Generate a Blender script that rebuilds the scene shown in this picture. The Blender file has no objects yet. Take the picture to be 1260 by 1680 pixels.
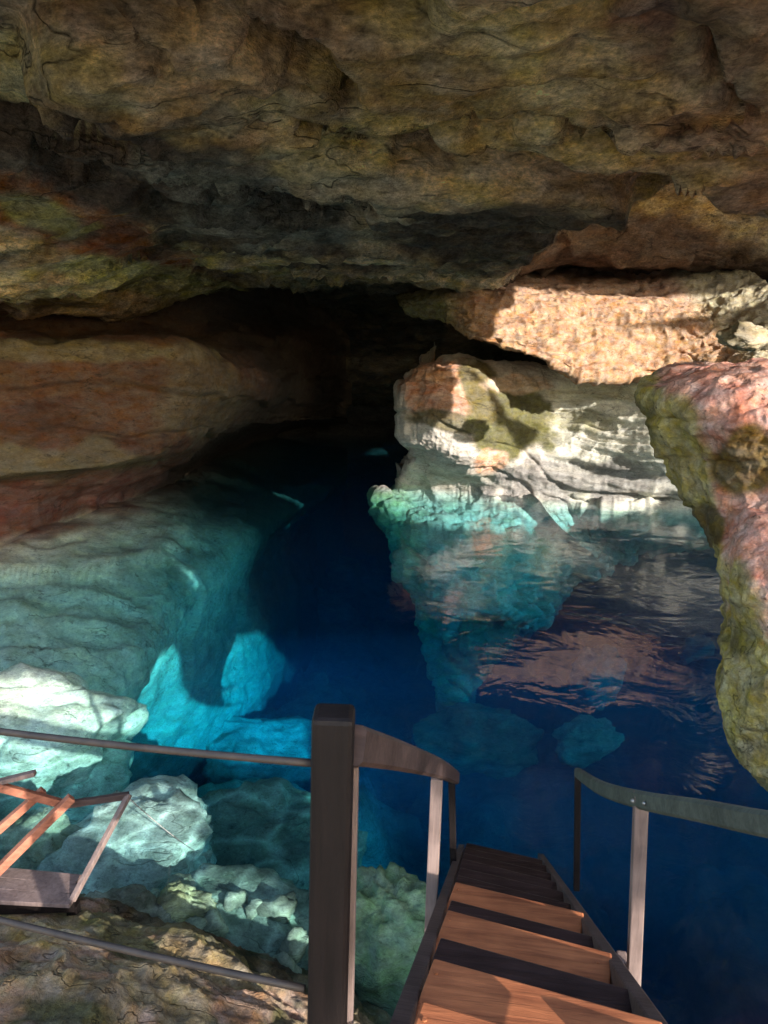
import bpy, math, random
import numpy as np
from mathutils import Vector, Matrix
random.seed(7)
C = bpy.context.scene
R = math.radians

# ------------------------------------------------------------------ camera
CAMZ, PITCH, ROLL, F = 3.9, 11.0, 1.2, 1213.0      # water level is z = 0, eye 3.9 m above it
cam_d = bpy.data.cameras.new('camera')
cam_d.sensor_fit = 'VERTICAL'; cam_d.sensor_height = 36.0; cam_d.lens = 36.0 * F / 1680.0
cam_d.clip_start = 0.05; cam_d.clip_end = 1500
cam = bpy.data.objects.new('camera', cam_d); C.collection.objects.link(cam)
CM = Matrix.Rotation(R(90 - PITCH), 3, 'X') @ Matrix.Rotation(R(ROLL), 3, 'Z')
cam.matrix_world = Matrix.Translation((0, 0, CAMZ)) @ CM.to_4x4()
C.camera = cam

# ------------------------------------------------------------------ light
SUN_EL, SUN_AZ = 17.5, 144.0          # azimuth of the sun, clockwise from +Y (behind, to the right)
world = bpy.data.worlds.new('World'); C.world = world; world.use_nodes = True
wn = world.node_tree.nodes; wl = world.node_tree.links
sky = wn.new('ShaderNodeTexSky'); sky.sky_type = 'NISHITA'; sky.sun_disc = False
sky.sun_elevation = R(SUN_EL); sky.sun_rotation = R(SUN_AZ)
wl.new(sky.outputs[0], wn['Background'].inputs[0]); wn['Background'].inputs[1].default_value = 0.15
to_sun = Vector((math.sin(R(SUN_AZ)) * math.cos(R(SUN_EL)), math.cos(R(SUN_AZ)) * math.cos(R(SUN_EL)), math.sin(R(SUN_EL))))
sd = bpy.data.lights.new('sun', 'SUN'); sd.energy = 2.15; sd.angle = R(0.5); sd.color = (1.0, 0.95, 0.87)
so = bpy.data.objects.new('sun', sd); C.collection.objects.link(so)
so.rotation_euler = to_sun.to_track_quat('Z', 'Y').to_euler(); so.location = to_sun * 60
C.view_settings.view_transform = 'Standard'; C.view_settings.look = 'None'
C.view_settings.gamma = 1.0; C.view_settings.exposure = 2.2; C.view_settings.use_curve_mapping = False
cy = C.cycles
cy.use_denoising = True; cy.max_bounces = 7; cy.diffuse_bounces = 4; cy.glossy_bounces = 3
cy.transparent_max_bounces = 8; cy.volume_bounces = 1; cy.caustics_reflective = False; cy.caustics_refractive = False
cy.sample_clamp_indirect = 4.0

# ------------------------------------------------------------------ helpers
def ray(px, py):
    d = CM @ Vector(((px - 630) / F, (840 - py) / F, -1.0))
    return d
def Y(px, py, y):
    d = ray(px, py); t = y / d.y
    return (d.x * t, y, CAMZ + d.z * t)
def Z(px, py, z):
    d = ray(px, py); t = (z - CAMZ) / d.z
    return (d.x * t, d.y * t, z)
CMn = np.array(CM)
def project(P):
    q = (P - np.array([0, 0, CAMZ])) @ CMn          # world -> camera (CM^T p)
    w = np.where(q[:, 2] < -0.05, -q[:, 2], 0.05)
    return 630 + F * q[:, 0] / w, 840 - F * q[:, 1] / w

def _h(ix, iy, iz, s):
    n = (ix.astype(np.int64) * 374761393 + iy.astype(np.int64) * 668265263 + iz.astype(np.int64) * 2147483647 + s * 1274126177) & 0xffffffff
    n = ((n ^ (n >> 13)) * 1274126177) & 0xffffffff
    n = ((n ^ (n >> 16)) * 2246822519) & 0xffffffff
    return ((n ^ (n >> 15)) & 0xffff) / 32767.5 - 1.0
def vnoise(P, s=0):
    i = np.floor(P).astype(np.int64); f = P - i
    f = f * f * f * (f * (f * 6 - 15) + 10)
    r = 0
    for a in (0, 1):
        wx = f[:, 0] if a else 1 - f[:, 0]
        for b in (0, 1):
            wy = f[:, 1] if b else 1 - f[:, 1]
            for c in (0, 1):
                wz = f[:, 2] if c else 1 - f[:, 2]
                r = r + wx * wy * wz * _h(i[:, 0] + a, i[:, 1] + b, i[:, 2] + c, s)
    return r
def fbm(P, oct=4, s=0, g=0.5):
    r = 0; a = 1.0; t = 0
    P = P + 13.7 * s
    for k in range(oct):
        r = r + a * vnoise(P * (2.03 ** k), s + k); t += a; a *= g
    return r / t
def ridge(P, oct=4, s=0):
    r = 0; a = 1.0; t = 0
    for k in range(oct):
        r = r + a * (1 - np.abs(vnoise(P * (2.1 ** k) + 5.3 * k, s + k)) * 2); t += a; a *= 0.5
    return r / t
def sm(a, b, x):
    t = np.clip((x - a) / (b - a), 0, 1); return t * t * (3 - 2 * t)

def strata(P, d, freq, warp, s, seed):
    """Layered rock: each bed sticks out by its own amount, with a groove on the bedding plane."""
    d = np.array(d, float); d /= np.linalg.norm(d)
    q = (P @ d + warp * fbm(P * 0.35, 3, seed)) * freq
    i = np.floor(q); f = q - i
    z0 = np.zeros_like(i)
    reg = np.floor((P[:, 0] + P[:, 1] * 0.3 + fbm(P * 0.5, 2, seed + 3)) * 0.18)
    a = _h(i, reg * 0, z0, seed); b = _h(i + 1, reg * 0, z0, seed)
    prof = a + (b - a) * sm(0.72, 0.95, f)
    groove = np.exp(-((f - 0.84) / 0.06) ** 2)
    return (prof - 0.9 * groove * (0.3 + 0.7 * sm(-0.3, 0.4, fbm(P * 0.8, 2, seed + 9)))) * s

def link(o, parent=None):
    C.collection.objects.link(o)
    if parent: o.parent = parent
    return o
def tag(o, label=None, cat=None, group=None, kind=None):
    if label: o['label'] = label
    if cat: o['category'] = cat
    if group: o['group'] = group
    if kind: o['kind'] = kind
    return o

def mesh_np(name, V, Fc, mat, col=None, smooth=True, parent=None):
    me = bpy.data.meshes.new(name)
    me.vertices.add(len(V)); me.vertices.foreach_set('co', V.astype(np.float32).ravel())
    n = len(Fc); me.loops.add(n * 4); me.loops.foreach_set('vertex_index', Fc.astype(np.int32).ravel())
    me.polygons.add(n); me.polygons.foreach_set('loop_start', np.arange(0, n * 4, 4, dtype=np.int32))
    me.update(calc_edges=True); me.validate()
    me.polygons.foreach_set('use_smooth', np.full(n, bool(smooth)))
    if col is not None:
        at = me.color_attributes.new('tone', 'FLOAT_COLOR', 'POINT')
        at.data.foreach_set('color', np.c_[col, np.ones(len(col))].astype(np.float32).ravel())
    me.materials.append(mat)
    return link(bpy.data.objects.new(name, me), parent)

def cr(K, n):
    """Catmull-Rom resample of K (m, k, 3) along axis 0 to n samples."""
    K = np.asarray(K, float); m = len(K)
    t = np.linspace(0, m - 1, n); i = np.minimum(t.astype(int), m - 2); f = (t - i)[:, None, None]
    p = lambda j: K[np.clip(j, 0, m - 1)]
    p0, p1, p2, p3 = p(i - 1), p(i), p(i + 1), p(i + 2)
    return 0.5 * (2 * p1 + (p2 - p0) * f + (2 * p0 - 5 * p1 + 4 * p2 - p3) * f ** 2 + (3 * p1 - p0 - 3 * p2 + p3) * f ** 3)

def grid_normals(G, flip):
    du = np.gradient(G, axis=1); dv = np.gradient(G, axis=0)
    n = np.cross(du, dv); n /= np.linalg.norm(n, axis=2, keepdims=True) + 1e-9
    return -n if flip else n
def grid_faces(a, b):
    i = np.arange(a * b).reshape(a, b)
    return np.stack([i[:-1, :-1], i[:-1, 1:], i[1:, 1:], i[1:, :-1]], -1).reshape(-1, 4)

def loft(name, rows, nv, nu, disp, paint, mat, flip=False, faces_keep=None, parent=None):
    G = cr(rows, nv); G = cr(G.transpose(1, 0, 2), nu).transpose(1, 0, 2)
    N = grid_normals(G, flip).reshape(-1, 3); P = G.reshape(-1, 3)
    if callable(disp): P = P + N * disp(P, N)[:, None]
    Fc = grid_faces(nv, nu)
    if flip: Fc = Fc[:, ::-1]
    px, py = project(P)
    col = paint(P, px, py)
    if faces_keep is not None: Fc = Fc[faces_keep(P[Fc].mean(1))]
    return mesh_np(name, P, Fc, mat, col, parent=parent)

def blend(col, w, c):
    w = np.clip(w, 0, 1)[:, None]
    return col * (1 - w) + np.array(c)[None] * w
def blob(px, py, cx, cy, rx, ry, P, s=0, wob=0.5, ang=0):
    a = R(ang); dx, dy = px - cx, py - cy
    u = (dx * math.cos(a) + dy * math.sin(a)) / rx; v = (-dx * math.sin(a) + dy * math.cos(a)) / ry
    d = np.sqrt(u * u + v * v) + wob * fbm(P * 1.3, 4, s + 20)
    return 1 - sm(0.75, 1.1, d)

# ------------------------------------------------------------------ materials
def new_mat(name):
    m = bpy.data.materials.new(name); m.use_nodes = True
    return m, m.node_tree.nodes, m.node_tree.links
def rock_mat(name, scale=1.0, bump=0.5, contrast=0.55, pit=0.5, rough=0.85, stretch=(1, 1, 2.2)):
    m, n, l = new_mat(name); b = n['Principled BSDF']; b.inputs['Roughness'].default_value = rough
    b.inputs['Specular IOR Level'].default_value = 0.25
    at = n.new('ShaderNodeAttribute'); at.attribute_name = 'tone'
    tc = n.new('ShaderNodeTexCoord'); mp = n.new('ShaderNodeMapping')
    mp.inputs['Scale'].default_value = tuple(scale * s for s in stretch); mp.inputs['Rotation'].default_value = (0.1, 0.16, 0.3)
    l.new(tc.outputs['Object'], mp.inputs['Vector'])
    def noise(sc, det, ro, dist=0.0, vec=mp.outputs[0]):
        t = n.new('ShaderNodeTexNoise'); t.inputs['Scale'].default_value = sc; t.inputs['Detail'].default_value = det
        t.inputs['Roughness'].default_value = ro; t.inputs['Distortion'].default_value = dist; l.new(vec, t.inputs['Vector']); return t
    n1 = noise(0.9, 9, 0.68, 0.6); n2 = noise(5.5, 8, 0.7, 0.3); n3 = noise(26, 4, 0.6)
    def ramp(src, p0, p1, c0, c1):
        r = n.new('ShaderNodeMapRange'); r.inputs['From Min'].default_value = p0; r.inputs['From Max'].default_value = p1
        r.inputs['To Min'].default_value = c0; r.inputs['To Max'].default_value = c1; l.new(src, r.inputs['Value']); return r.outputs[0]
    def math_(op, a, b2):
        t = n.new('ShaderNodeMath'); t.operation = op
        for k, v in ((0, a), (1, b2)):
            if isinstance(v, (int, float)): t.inputs[k].default_value = v
            else: l.new(v, t.inputs[k])
        return t.outputs[0]
    k1 = ramp(n1.outputs['Fac'], 0.3, 0.7, 1 - contrast, 1 + contrast)
    k2 = ramp(n2.outputs['Fac'], 0.3, 0.7, 1 - contrast * 0.6, 1 + contrast * 0.6)
    # solution pits
    vo = n.new('ShaderNodeTexVoronoi'); vo.inputs['Scale'].default_value = 7.0; l.new(mp.outputs[0], vo.inputs['Vector'])
    wv = noise(3.0, 4, 0.6)
    vsum = n.new('ShaderNodeMix'); vsum.data_type = 'VECTOR'; vsum.inputs['Factor'].default_value = 0.25
    l.new(mp.outputs[0], vsum.inputs[4]); l.new(wv.outputs['Color'], vsum.inputs[5]); l.new(vsum.outputs[1], vo.inputs['Vector'])
    pitm = ramp(vo.outputs['Distance'], 0.08, 0.3, 1 - pit, 1.0)
    mask = ramp(noise(1.7, 3, 0.5).outputs['Fac'], 0.5, 0.62, 0.0, 1.0)
    pitv = math_('ADD', math_('MULTIPLY', math_('SUBTRACT', pitm, 1.0), mask), 1.0)
    k = math_('MULTIPLY', math_('MULTIPLY', k1, k2), pitv)
    # pale specks and dark pores
    k = math_('MULTIPLY', k, ramp(noise(17, 6, 0.75).outputs['Fac'], 0.36, 0.64, 1 - contrast * 0.55, 1 + contrast * 0.55))
    k = math_('MULTIPLY', k, ramp(noise(4.2, 7, 0.72, 0.6, mp.outputs[0]).outputs['Fac'], 0.33, 0.43, 0.45, 1.0))
    mp2 = n.new('ShaderNodeMapping'); mp2.inputs['Scale'].default_value = (0.45 * scale, 1.3 * scale, 1.6 * scale); mp2.inputs['Rotation'].default_value = (0.05, 0.1, 0.12); l.new(tc.outputs['Object'], mp2.inputs['Vector'])
    cn = noise(0.8, 4, 0.55, 0.3, mp2.outputs[0])
    crk = ramp(math_('ABSOLUTE', math_('SUBTRACT', cn.outputs['Fac'], 0.5), 0), 0.0, 0.010, 0.0, 1.0)
    cmask = ramp(noise(0.8, 3, 0.5, 0.0, tc.outputs['Object']).outputs['Fac'], 0.45, 0.6, 0.0, 1.0)
    crack = math_('SUBTRACT', 1.0, math_('MULTIPLY', math_('SUBTRACT', 1.0, crk), cmask))
    k = math_('MULTIPLY', k, ramp(crack, 0.0, 1.0, 0.45, 1.0))
    hs = n.new('ShaderNodeHueSaturation'); l.new(ramp(n1.outputs['Color'], 0.35, 0.65, 0.485, 0.515), hs.inputs['Hue'])
    l.new(ramp(noise(2.3, 5, 0.6).outputs['Fac'], 0.35, 0.65, 0.75, 1.25), hs.inputs['Saturation'])
    l.new(at.outputs['Color'], hs.inputs['Color']); l.new(k, hs.inputs['Value'])
    l.new(hs.outputs[0], b.inputs['Base Color'])
    hsum = math_('ADD', math_('MULTIPLY', n2.outputs['Fac'], 0.6), math_('ADD', math_('MULTIPLY', n3.outputs['Fac'], 0.22), math_('ADD', math_('MULTIPLY', pitv, 0.25), math_('MULTIPLY', crack, 0.3))))
    bp = n.new('ShaderNodeBump'); bp.inputs['Strength'].default_value = bump; bp.inputs['Distance'].default_value = 0.12 / scale
    l.new(hsum, bp.inputs['Height']); l.new(bp.outputs[0], b.inputs['Normal'])
    return m
M_rock = rock_mat('cave_rock', 1.0, 1.0, 0.7)
M_pale = rock_mat('pale_rock', 1.3, 0.6, 0.35, 0.3)
M_pink = rock_mat('pink_rock', 2.6, 0.9, 0.4, 0.75, stretch=(1, 1, 1.3))
M_bank = rock_mat('bank_rock', 3.0, 0.9, 0.5, 0.4)
M_sub = rock_mat('submerged_rock', 2.0, 0.7, 0.4, 0.3)

def wood_mat(name, c1, c2, rough=0.55, axis='X', sc=6.0):
    m, n, l = new_mat(name); b = n['Principled BSDF']; b.inputs['Roughness'].default_value = rough; b.inputs['Specular IOR Level'].default_value = 0.2
    tc = n.new('ShaderNodeTexCoord'); mp = n.new('ShaderNodeMapping')
    mp.inputs['Scale'].default_value = {'X': (1.2, 14, 14), 'Z': (14, 14, 1.2), 'Y': (14, 1.2, 14)}[axis]
    l.new(tc.outputs['Object'], mp.inputs[0])
    t = n.new('ShaderNodeTexNoise'); t.inputs['Scale'].default_value = sc * 0.4; t.inputs['Detail'].default_value = 8; t.inputs['Roughness'].default_value = 0.65
    t.inputs['Distortion'].default_value = 0.5; l.new(mp.outputs[0], t.inputs['Vector'])
    t2 = n.new('ShaderNodeTexNoise'); t2.inputs['Scale'].default_value = 5; t2.inputs['Detail'].default_value = 5; l.new(tc.outputs['Object'], t2.inputs['Vector'])
    cr_ = n.new('ShaderNodeValToRGB'); cr_.color_ramp.elements[0].position = 0.32; cr_.color_ramp.elements[1].position = 0.68
    cr_.color_ramp.elements[0].color = (*c1, 1); cr_.color_ramp.elements[1].color = (*c2, 1)
    mx = n.new('ShaderNodeMath'); mx.operation = 'MULTIPLY_ADD'; mx.inputs[1].default_value = 0.45
    l.new(t2.outputs['Fac'], mx.inputs[0])
    m2 = n.new('ShaderNodeMath'); m2.operation = 'MULTIPLY'; m2.inputs[1].default_value = 0.55; l.new(t.outputs['Fac'], m2.inputs[0]); l.new(m2.outputs[0], mx.inputs[2])
    l.new(mx.outputs[0], cr_.inputs[0]); l.new(cr_.outputs[0], b.inputs['Base Color'])
    bp = n.new('ShaderNodeBump'); bp.inputs['Strength'].default_value = 0.5; bp.inputs['Distance'].default_value = 0.01
    l.new(t.outputs['Fac'], bp.inputs['Height']); l.new(bp.outputs[0], b.inputs['Normal'])
    return m
M_tread = wood_mat('red_brown_plank', (0.12, 0.035, 0.018), (0.50, 0.17, 0.07), 0.5)
M_tread_shade = wood_mat('shaded_plank', (0.010, 0.006, 0.006), (0.05, 0.028, 0.026), 0.4)  # darker planks stand in for the shadow bands across the steps
M_post = wood_mat('dark_post_wood', (0.004, 0.0026, 0.0024), (0.016, 0.010, 0.009), 0.6, 'Z')
M_grey = wood_mat('weathered_grey_wood', (0.09, 0.062, 0.055), (0.27, 0.19, 0.165), 0.7, 'Z')
M_rail = wood_mat('handrail_wood', (0.028, 0.018, 0.016), (0.11, 0.07, 0.062), 0.6, 'X')
M_green = wood_mat('grey_green_rail', (0.04, 0.044, 0.035), (0.12, 0.13, 0.105), 0.7, 'X')
M_orange = wood_mat('orange_wood', (0.16, 0.05, 0.03), (0.50, 0.20, 0.12), 0.6, 'X')
def plain(name, c, rough=0.6, metal=0.0, var=0.35):
    m, n, l = new_mat(name); b = n['Principled BSDF']; b.inputs['Roughness'].default_value = rough; b.inputs['Metallic'].default_value = metal
    t = n.new('ShaderNodeTexNoise'); t.inputs['Scale'].default_value = 18; t.inputs['Detail'].default_value = 6
    r = n.new('ShaderNodeValToRGB'); r.color_ramp.elements[0].position = 0.3; r.color_ramp.elements[1].position = 0.7
    r.color_ramp.elements[0].color = (*[x * (1 - var) for x in c], 1); r.color_ramp.elements[1].color = (*[min(1, x * (1 + var)) for x in c], 1)
    tc = n.new('ShaderNodeTexCoord'); l.new(tc.outputs['Object'], t.inputs['Vector'])
    l.new(t.outputs['Fac'], r.inputs[0]); l.new(r.outputs[0], b.inputs['Base Color'])
    return m
M_cable = plain('weathered_cable', (0.045, 0.032, 0.026), 0.6)
M_line = plain('pale_line', (0.5, 0.5, 0.48), 0.6)
M_bolt = plain('steel_bolt', (0.3, 0.29, 0.28), 0.4, 0.9)

# ------------------------------------------------------------------ setting: ceiling
OLIVE, TAN, BROWN, DARK, RED, GREYR = (0.56, 0.43, 0.19), (0.66, 0.47, 0.28), (0.30, 0.18, 0.10), (0.045, 0.035, 0.03), (0.34, 0.14, 0.07), (0.30, 0.29, 0.24)
nx, ny = 640, 640
us = np.linspace(-1.35, 1.0, nx); t = np.linspace(0, 1, ny); ys = 0.5 + 48 * t ** 1.6
U, Yg = np.meshgrid(us, ys); X = U * (5.0 + 0.5 * Yg)
Pb = np.c_[X.ravel(), Yg.ravel(), np.zeros(X.size)]
def ceil_z(P):
    x, y = P[:, 0], P[:, 1]
    z = 5.8 + 0.03 * y + 0.42 * fbm(P * np.array([0.13, 0.26, 1]), 3, 1) 
    z += 0.9 * (1 - sm(1.5, 4.5, y))                              # mouth of the cave rises
    lo = (1 - sm(-7.0, -3.2, x + 0.12 * (y - 12))) * sm(9.5, 13.5, y)
    z -= 0.95 * lo                                                # lower bed on the left
    z += 2.9 * sm(2.5, 6.0, x) * sm(9.5, 13.5, y) * (1 - 0.75 * sm(19.5, 23, y))
    z -= 5.0 * sm(28, 42, y)                                      # far end closes
    z -= 3.5 * (1 - sm(-22, -15, x))
    return z
zc = ceil_z(Pb)
Pc = Pb.copy(); Pc[:, 2] = zc
Q = Pc * np.array([0.7, 1, 0.6])
step = strata(Q, (0.30, -0.42, 1.0), 1.15, 1.5, 0.26, 5) + strata(Q, (-0.15, -0.35, 1.0), 3.2, 1.0, 0.12, 6)
Pc[:, 2] += step + 0.12 * ridge(Pc * np.array([0.4, 1.3, 0.5]), 5, 3) + 0.10 * fbm(Pc * 2.6, 5, 8)
Pc[:, 1] += 0.25 * fbm(Pc * 1.1, 4, 12)
px, py = project(Pc)
def crevice(pts, wid, dep, sd):
    # depth of a cleft that follows a line on the rock
    pts = [Vector(p) for p in pts]
    qx = px + 14 * fbm(Pc * 1.2, 2, sd); qy = py + 10 * fbm(Pc * 1.2 + 9, 2, sd + 1); best = np.full(len(px), 1e9); n_ = len(pts) - 1
    for k in range(n_):
        a, b = pts[k], pts[k + 1]; d = b - a; L2 = d.length_squared
        tt = np.clip(((qx - a.x) * d.x + (qy - a.y) * d.y) / L2, 0, 1)
        ww = wid * (0.35 + 1.3 * math.sin(math.pi * (k + 0.5) / n_)) 
        best = np.minimum(best, np.hypot(qx - a.x - tt * d.x, qy - a.y - tt * d.y) / ww)
    return dep * np.exp(-best ** 2)
cv = crevice([(225, -30), (330, 45), (430, 85), (520, 120), (575, 165)], 16, 0.55, 151)
cv = cv + crevice([(105, -20), (140, 30), (200, 80), (270, 108)], 11, 0.4, 153)
cv = cv + crevice([(-20, 170), (40, 190), (90, 200), (130, 215), (185, 208)], 8, 0.15, 155)
cv = cv + crevice([(490, 222), (560, 238), (640, 250), (720, 232), (800, 222), (850, 202), (925, 205)], 8, 0.5, 157)
cv = cv + crevice([(930, 222), (990, 226)], 5, 0.3, 159) + crevice([(1030, 302), (1080, 302)], 4, 0.25, 161)
cv = cv + crevice([(640, 10), (680, 22)], 10, 0.3, 163) + crevice([(60, 250), (160, 290), (260, 340), (330, 350)], 8, 0.3, 165)
cv = cv + crevice([(400, 315), (450, 330), (520, 350), (610, 345)], 6, 0.35, 167) + crevice([(1150, 60), (1180, 150), (1230, 200)], 7, 0.25, 169)
Pc[:, 2] += cv
col = np.tile(np.array(TAN), (len(Pc), 1))
w = fbm(Pc * np.array([0.5, 0.8, 1]), 4, 31)
col = blend(col, sm(-0.15, 0.3, w) * 0.9, OLIVE)
col = blend(col, sm(0.05, 0.4, fbm(Pc * 0.45, 4, 33)) * 0.8, BROWN)
col = blend(col, sm(18, 24, Pc[:, 1]) * 0.9, (0.045, 0.037, 0.03))  # darkness of the deep cave put into the rock colour
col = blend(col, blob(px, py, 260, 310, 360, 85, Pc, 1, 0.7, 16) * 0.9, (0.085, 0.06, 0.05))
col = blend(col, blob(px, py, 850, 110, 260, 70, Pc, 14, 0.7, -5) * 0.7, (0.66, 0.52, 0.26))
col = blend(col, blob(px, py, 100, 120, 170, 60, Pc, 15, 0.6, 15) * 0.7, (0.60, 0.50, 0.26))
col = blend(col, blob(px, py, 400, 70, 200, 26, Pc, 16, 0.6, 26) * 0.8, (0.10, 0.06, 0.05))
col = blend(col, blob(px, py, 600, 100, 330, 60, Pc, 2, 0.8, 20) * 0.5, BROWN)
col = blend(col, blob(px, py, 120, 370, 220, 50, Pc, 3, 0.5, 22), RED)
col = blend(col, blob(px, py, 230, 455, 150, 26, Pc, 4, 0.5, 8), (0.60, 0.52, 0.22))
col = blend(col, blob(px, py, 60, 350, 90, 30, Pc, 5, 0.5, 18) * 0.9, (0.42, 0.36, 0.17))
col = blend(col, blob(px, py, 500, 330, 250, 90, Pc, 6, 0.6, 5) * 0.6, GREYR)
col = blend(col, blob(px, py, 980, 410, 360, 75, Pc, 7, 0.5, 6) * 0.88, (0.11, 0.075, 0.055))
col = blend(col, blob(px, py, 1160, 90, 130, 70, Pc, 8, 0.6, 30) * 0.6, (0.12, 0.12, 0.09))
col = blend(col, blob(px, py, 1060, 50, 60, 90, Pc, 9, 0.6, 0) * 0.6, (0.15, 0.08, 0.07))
keep_r = 9.2 + 0.6 * fbm(Pc * 0.4, 3, 44)
Fc = grid_faces(ny, nx); cen = Pc[Fc].mean(1)
kr = keep_r[Fc].mean(1)
m_edge = 3.3 + 0.5 * fbm(cen * 0.5, 3, 45) - 0.05 * cen[:, 0]
Fc = Fc[(cen[:, 1] > m_edge) & (cen[:, 0] < kr + np.where(cen[:, 1] < 9, 2, 0) + 6 * sm(17, 20, cen[:, 1]))]
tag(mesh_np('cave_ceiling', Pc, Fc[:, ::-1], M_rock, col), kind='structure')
# rock mass above the ceiling, so that the roof has its real thickness
def roof_top():
    n1, n2 = 90, 90
    gx = np.linspace(-24, 11.0, n1); gy = np.linspace(0.5, 40, n2); A, B = np.meshgrid(gx, gy)
    P = np.c_[A.ravel(), B.ravel(), np.zeros(A.size)]
    P[:, 2] = 7.6 + 1.8 * sm(0.5, 6, P[:, 1]) * (1 - sm(7, 11, P[:, 0])) + 0.5 * fbm(P * 0.4, 4, 50)
    return P, grid_faces(n2, n1)
# ------------------------------------------------------------------ left wall
def rowY(l): return [Y(*p) if p[2] >= 0 else Z(p[0], p[1], p[2]) for p in l]
cols_x = (-700, -250, 0, 150, 290, 400, 500, 570)
def wl_(l, z): return [Z(a, b, z) for a, b in l]
rows = [
    [Y(x, y, d) for x, y, d in ((-700, 470, 17), (-250, 470, 19), (0, 480, 20.5), (150, 484, 21.5), (290, 488, 22.5), (400, 470, 25), (500, 455, 29), (570, 440, 33))],
    [Y(x, y, d) for x, y, d in ((-700, 545, 16.5), (-250, 545, 18.5), (0, 545, 20), (150, 545, 21), (290, 548, 22), (400, 540, 24.5), (500, 530, 29), (570, 520, 33))],
    [Y(x, y, d) for x, y, d in ((-700, 560, 13.5), (-250, 560, 14.6), (0, 558, 15.8), (150, 558, 16.6), (290, 562, 17.4), (400, 585, 21), (500, 580, 28), (570, 570, 33))],
    [Y(x, y, d) for x, y, d in ((-700, 640, 13), (-250, 640, 14), (0, 640, 15.2), (150, 640, 16), (290, 640, 16.9), (405, 630, 19.8), (500, 630, 27.5), (570, 620, 33))],
    [Y(x, y, d) for x, y, d in ((-700, 730, 12.8), (-250, 740, 13.8), (0, 745, 15), (150, 735, 15.8), (290, 705, 16.9), (390, 675, 20.5), (490, 665, 27), (570, 660, 33))],
    [Y(x, y, d) for x, y, d in ((-700, 850, 12.8), (-250, 815, 13.8), (0, 792, 15), (150, 778, 15.8), (285, 745, 17), (380, 700, 21), (485, 685, 27), (570, 680, 33))],
    [Y(x, y, d) for x, y, d in ((-700, 860, 13.8), (-250, 822, 14.8), (0, 800, 16.2), (150, 785, 17.2), (295, 755, 19.2), (375, 715, 23), (480, 692, 28), (570, 690, 33))],
    wl_([(-700, 1100), (-250, 960), (0, 885), (150, 835), (290, 785), (365, 745), (475, 710), (570, 700)], 0.0),
    wl_([(-700, 1200), (-250, 1010), (0, 925), (150, 865), (290, 810), (355, 765), (470, 722), (570, 712)], -0.25),
    wl_([(-700, 1450), (-250, 1200), (0, 1080), (150, 1010), (270, 920), (350, 830), (460, 760), (570, 735)], -0.75),
    wl_([(-700, 1600), (-250, 1400), (40, 1250), (180, 1150), (265, 1050), (335, 950), (450, 850), (570, 790)], -1.4),
    wl_([(-700, 1640), (-250, 1460), (50, 1290), (205, 1180), (300, 1080), (385, 975), (480, 860), (575, 795)], -2.7),
    wl_([(-700, 1650), (-250, 1500), (90, 1330), (270, 1220), (370, 1120), (450, 1020), (520, 890), (585, 805)], -4.6),
    wl_([(-700, 1700), (-250, 1600), (130, 1400), (330, 1290), (430, 1180), (505, 1070), (560, 930), (600, 830)], -7.4),
    wl_([(-700, 1720), (-250, 1640), (150, 1450), (360, 1340), (460, 1240), (530, 1120), (580, 960), (612, 850)], -14.0),
]
def d_wall(P, N):
    up = sm(-0.4, 0.4, P[:, 2])
    d = up * (strata(P, (0.06, 0.05, 1), 1.0, 0.7, 0.14, 11) + strata(P, (0.06, 0.02, 1), 4.0, 0.5, 0.02, 12)) + 0.18 * fbm(P * 0.7, 5, 13) + 0.05 * ridge(P * 2.2, 4, 14) * up
    return d + (1 - up) * (0.25 * strata(P, (0.55, -0.5, 0.55), 0.8, 1.3, 0.6, 15) + 0.35 * fbm(P * 0.4, 4, 17) * sm(-2.0, -4.0, P[:, 2]) + 0.12 * ridge(P * np.array([0.8, 0.8, 1.4]), 5, 16))
def p_wall(P, px, py):
    c = np.tile(np.array((0.27, 0.14, 0.08)), (len(P), 1))
    c = blend(c, sm(-0.1, 0.3, fbm(P * np.array([0.5, 0.5, 1.6]), 4, 21)) * 0.8, (0.17, 0.08, 0.05))
    c = blend(c, blob(px, py, 120, 575, 260, 22, P, 1, 0.4, 1) * 0.9, (0.40, 0.31, 0.16))
    c = blend(c, blob(px, py, 330, 650, 80, 90, P, 2, 0.5) * 0.8, (0.34, 0.25, 0.15))
    c = blend(c, blob(px, py, 60, 760, 230, 40, P, 3, 0.6) * 0.8, (0.30, 0.24, 0.14))
    pinkz = sm(1.45, 1.1, P[:, 2] + 0.3 * fbm(P, 3, 24)) * (1 - sm(-0.1, 0.15, -P[:, 2]))
    c = blend(c, pinkz * 0.85, (0.36, 0.17, 0.13))
    c = blend(c, blob(px, py, 210, 800, 90, 22, P, 5, 0.5, -15) * 0.9, (0.62, 0.30, 0.24))
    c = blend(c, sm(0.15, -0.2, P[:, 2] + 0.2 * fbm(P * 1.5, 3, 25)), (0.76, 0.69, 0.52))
    sub = sm(0.0, -0.3, P[:, 2])
    c = blend(c, sub * sm(0.0, 0.4, fbm(P * 0.9, 5, 26)) * 0.6, (0.46, 0.46, 0.35))
    c = blend(c, sm(-1.8, -3.2, P[:, 2]) * 0.6, (0.22, 0.24, 0.2))
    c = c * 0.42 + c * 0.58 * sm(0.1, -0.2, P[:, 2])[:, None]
    c = blend(c, sm(18.5, 24, P[:, 1]) * 0.92, (0.035, 0.028, 0.022))  # wall colour darkened with distance to stand for the cave's gloom
    return c
tag(loft('cave_wall', rows, 420, 420, d_wall, p_wall, M_pale, flip=True), kind='structure')

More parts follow.
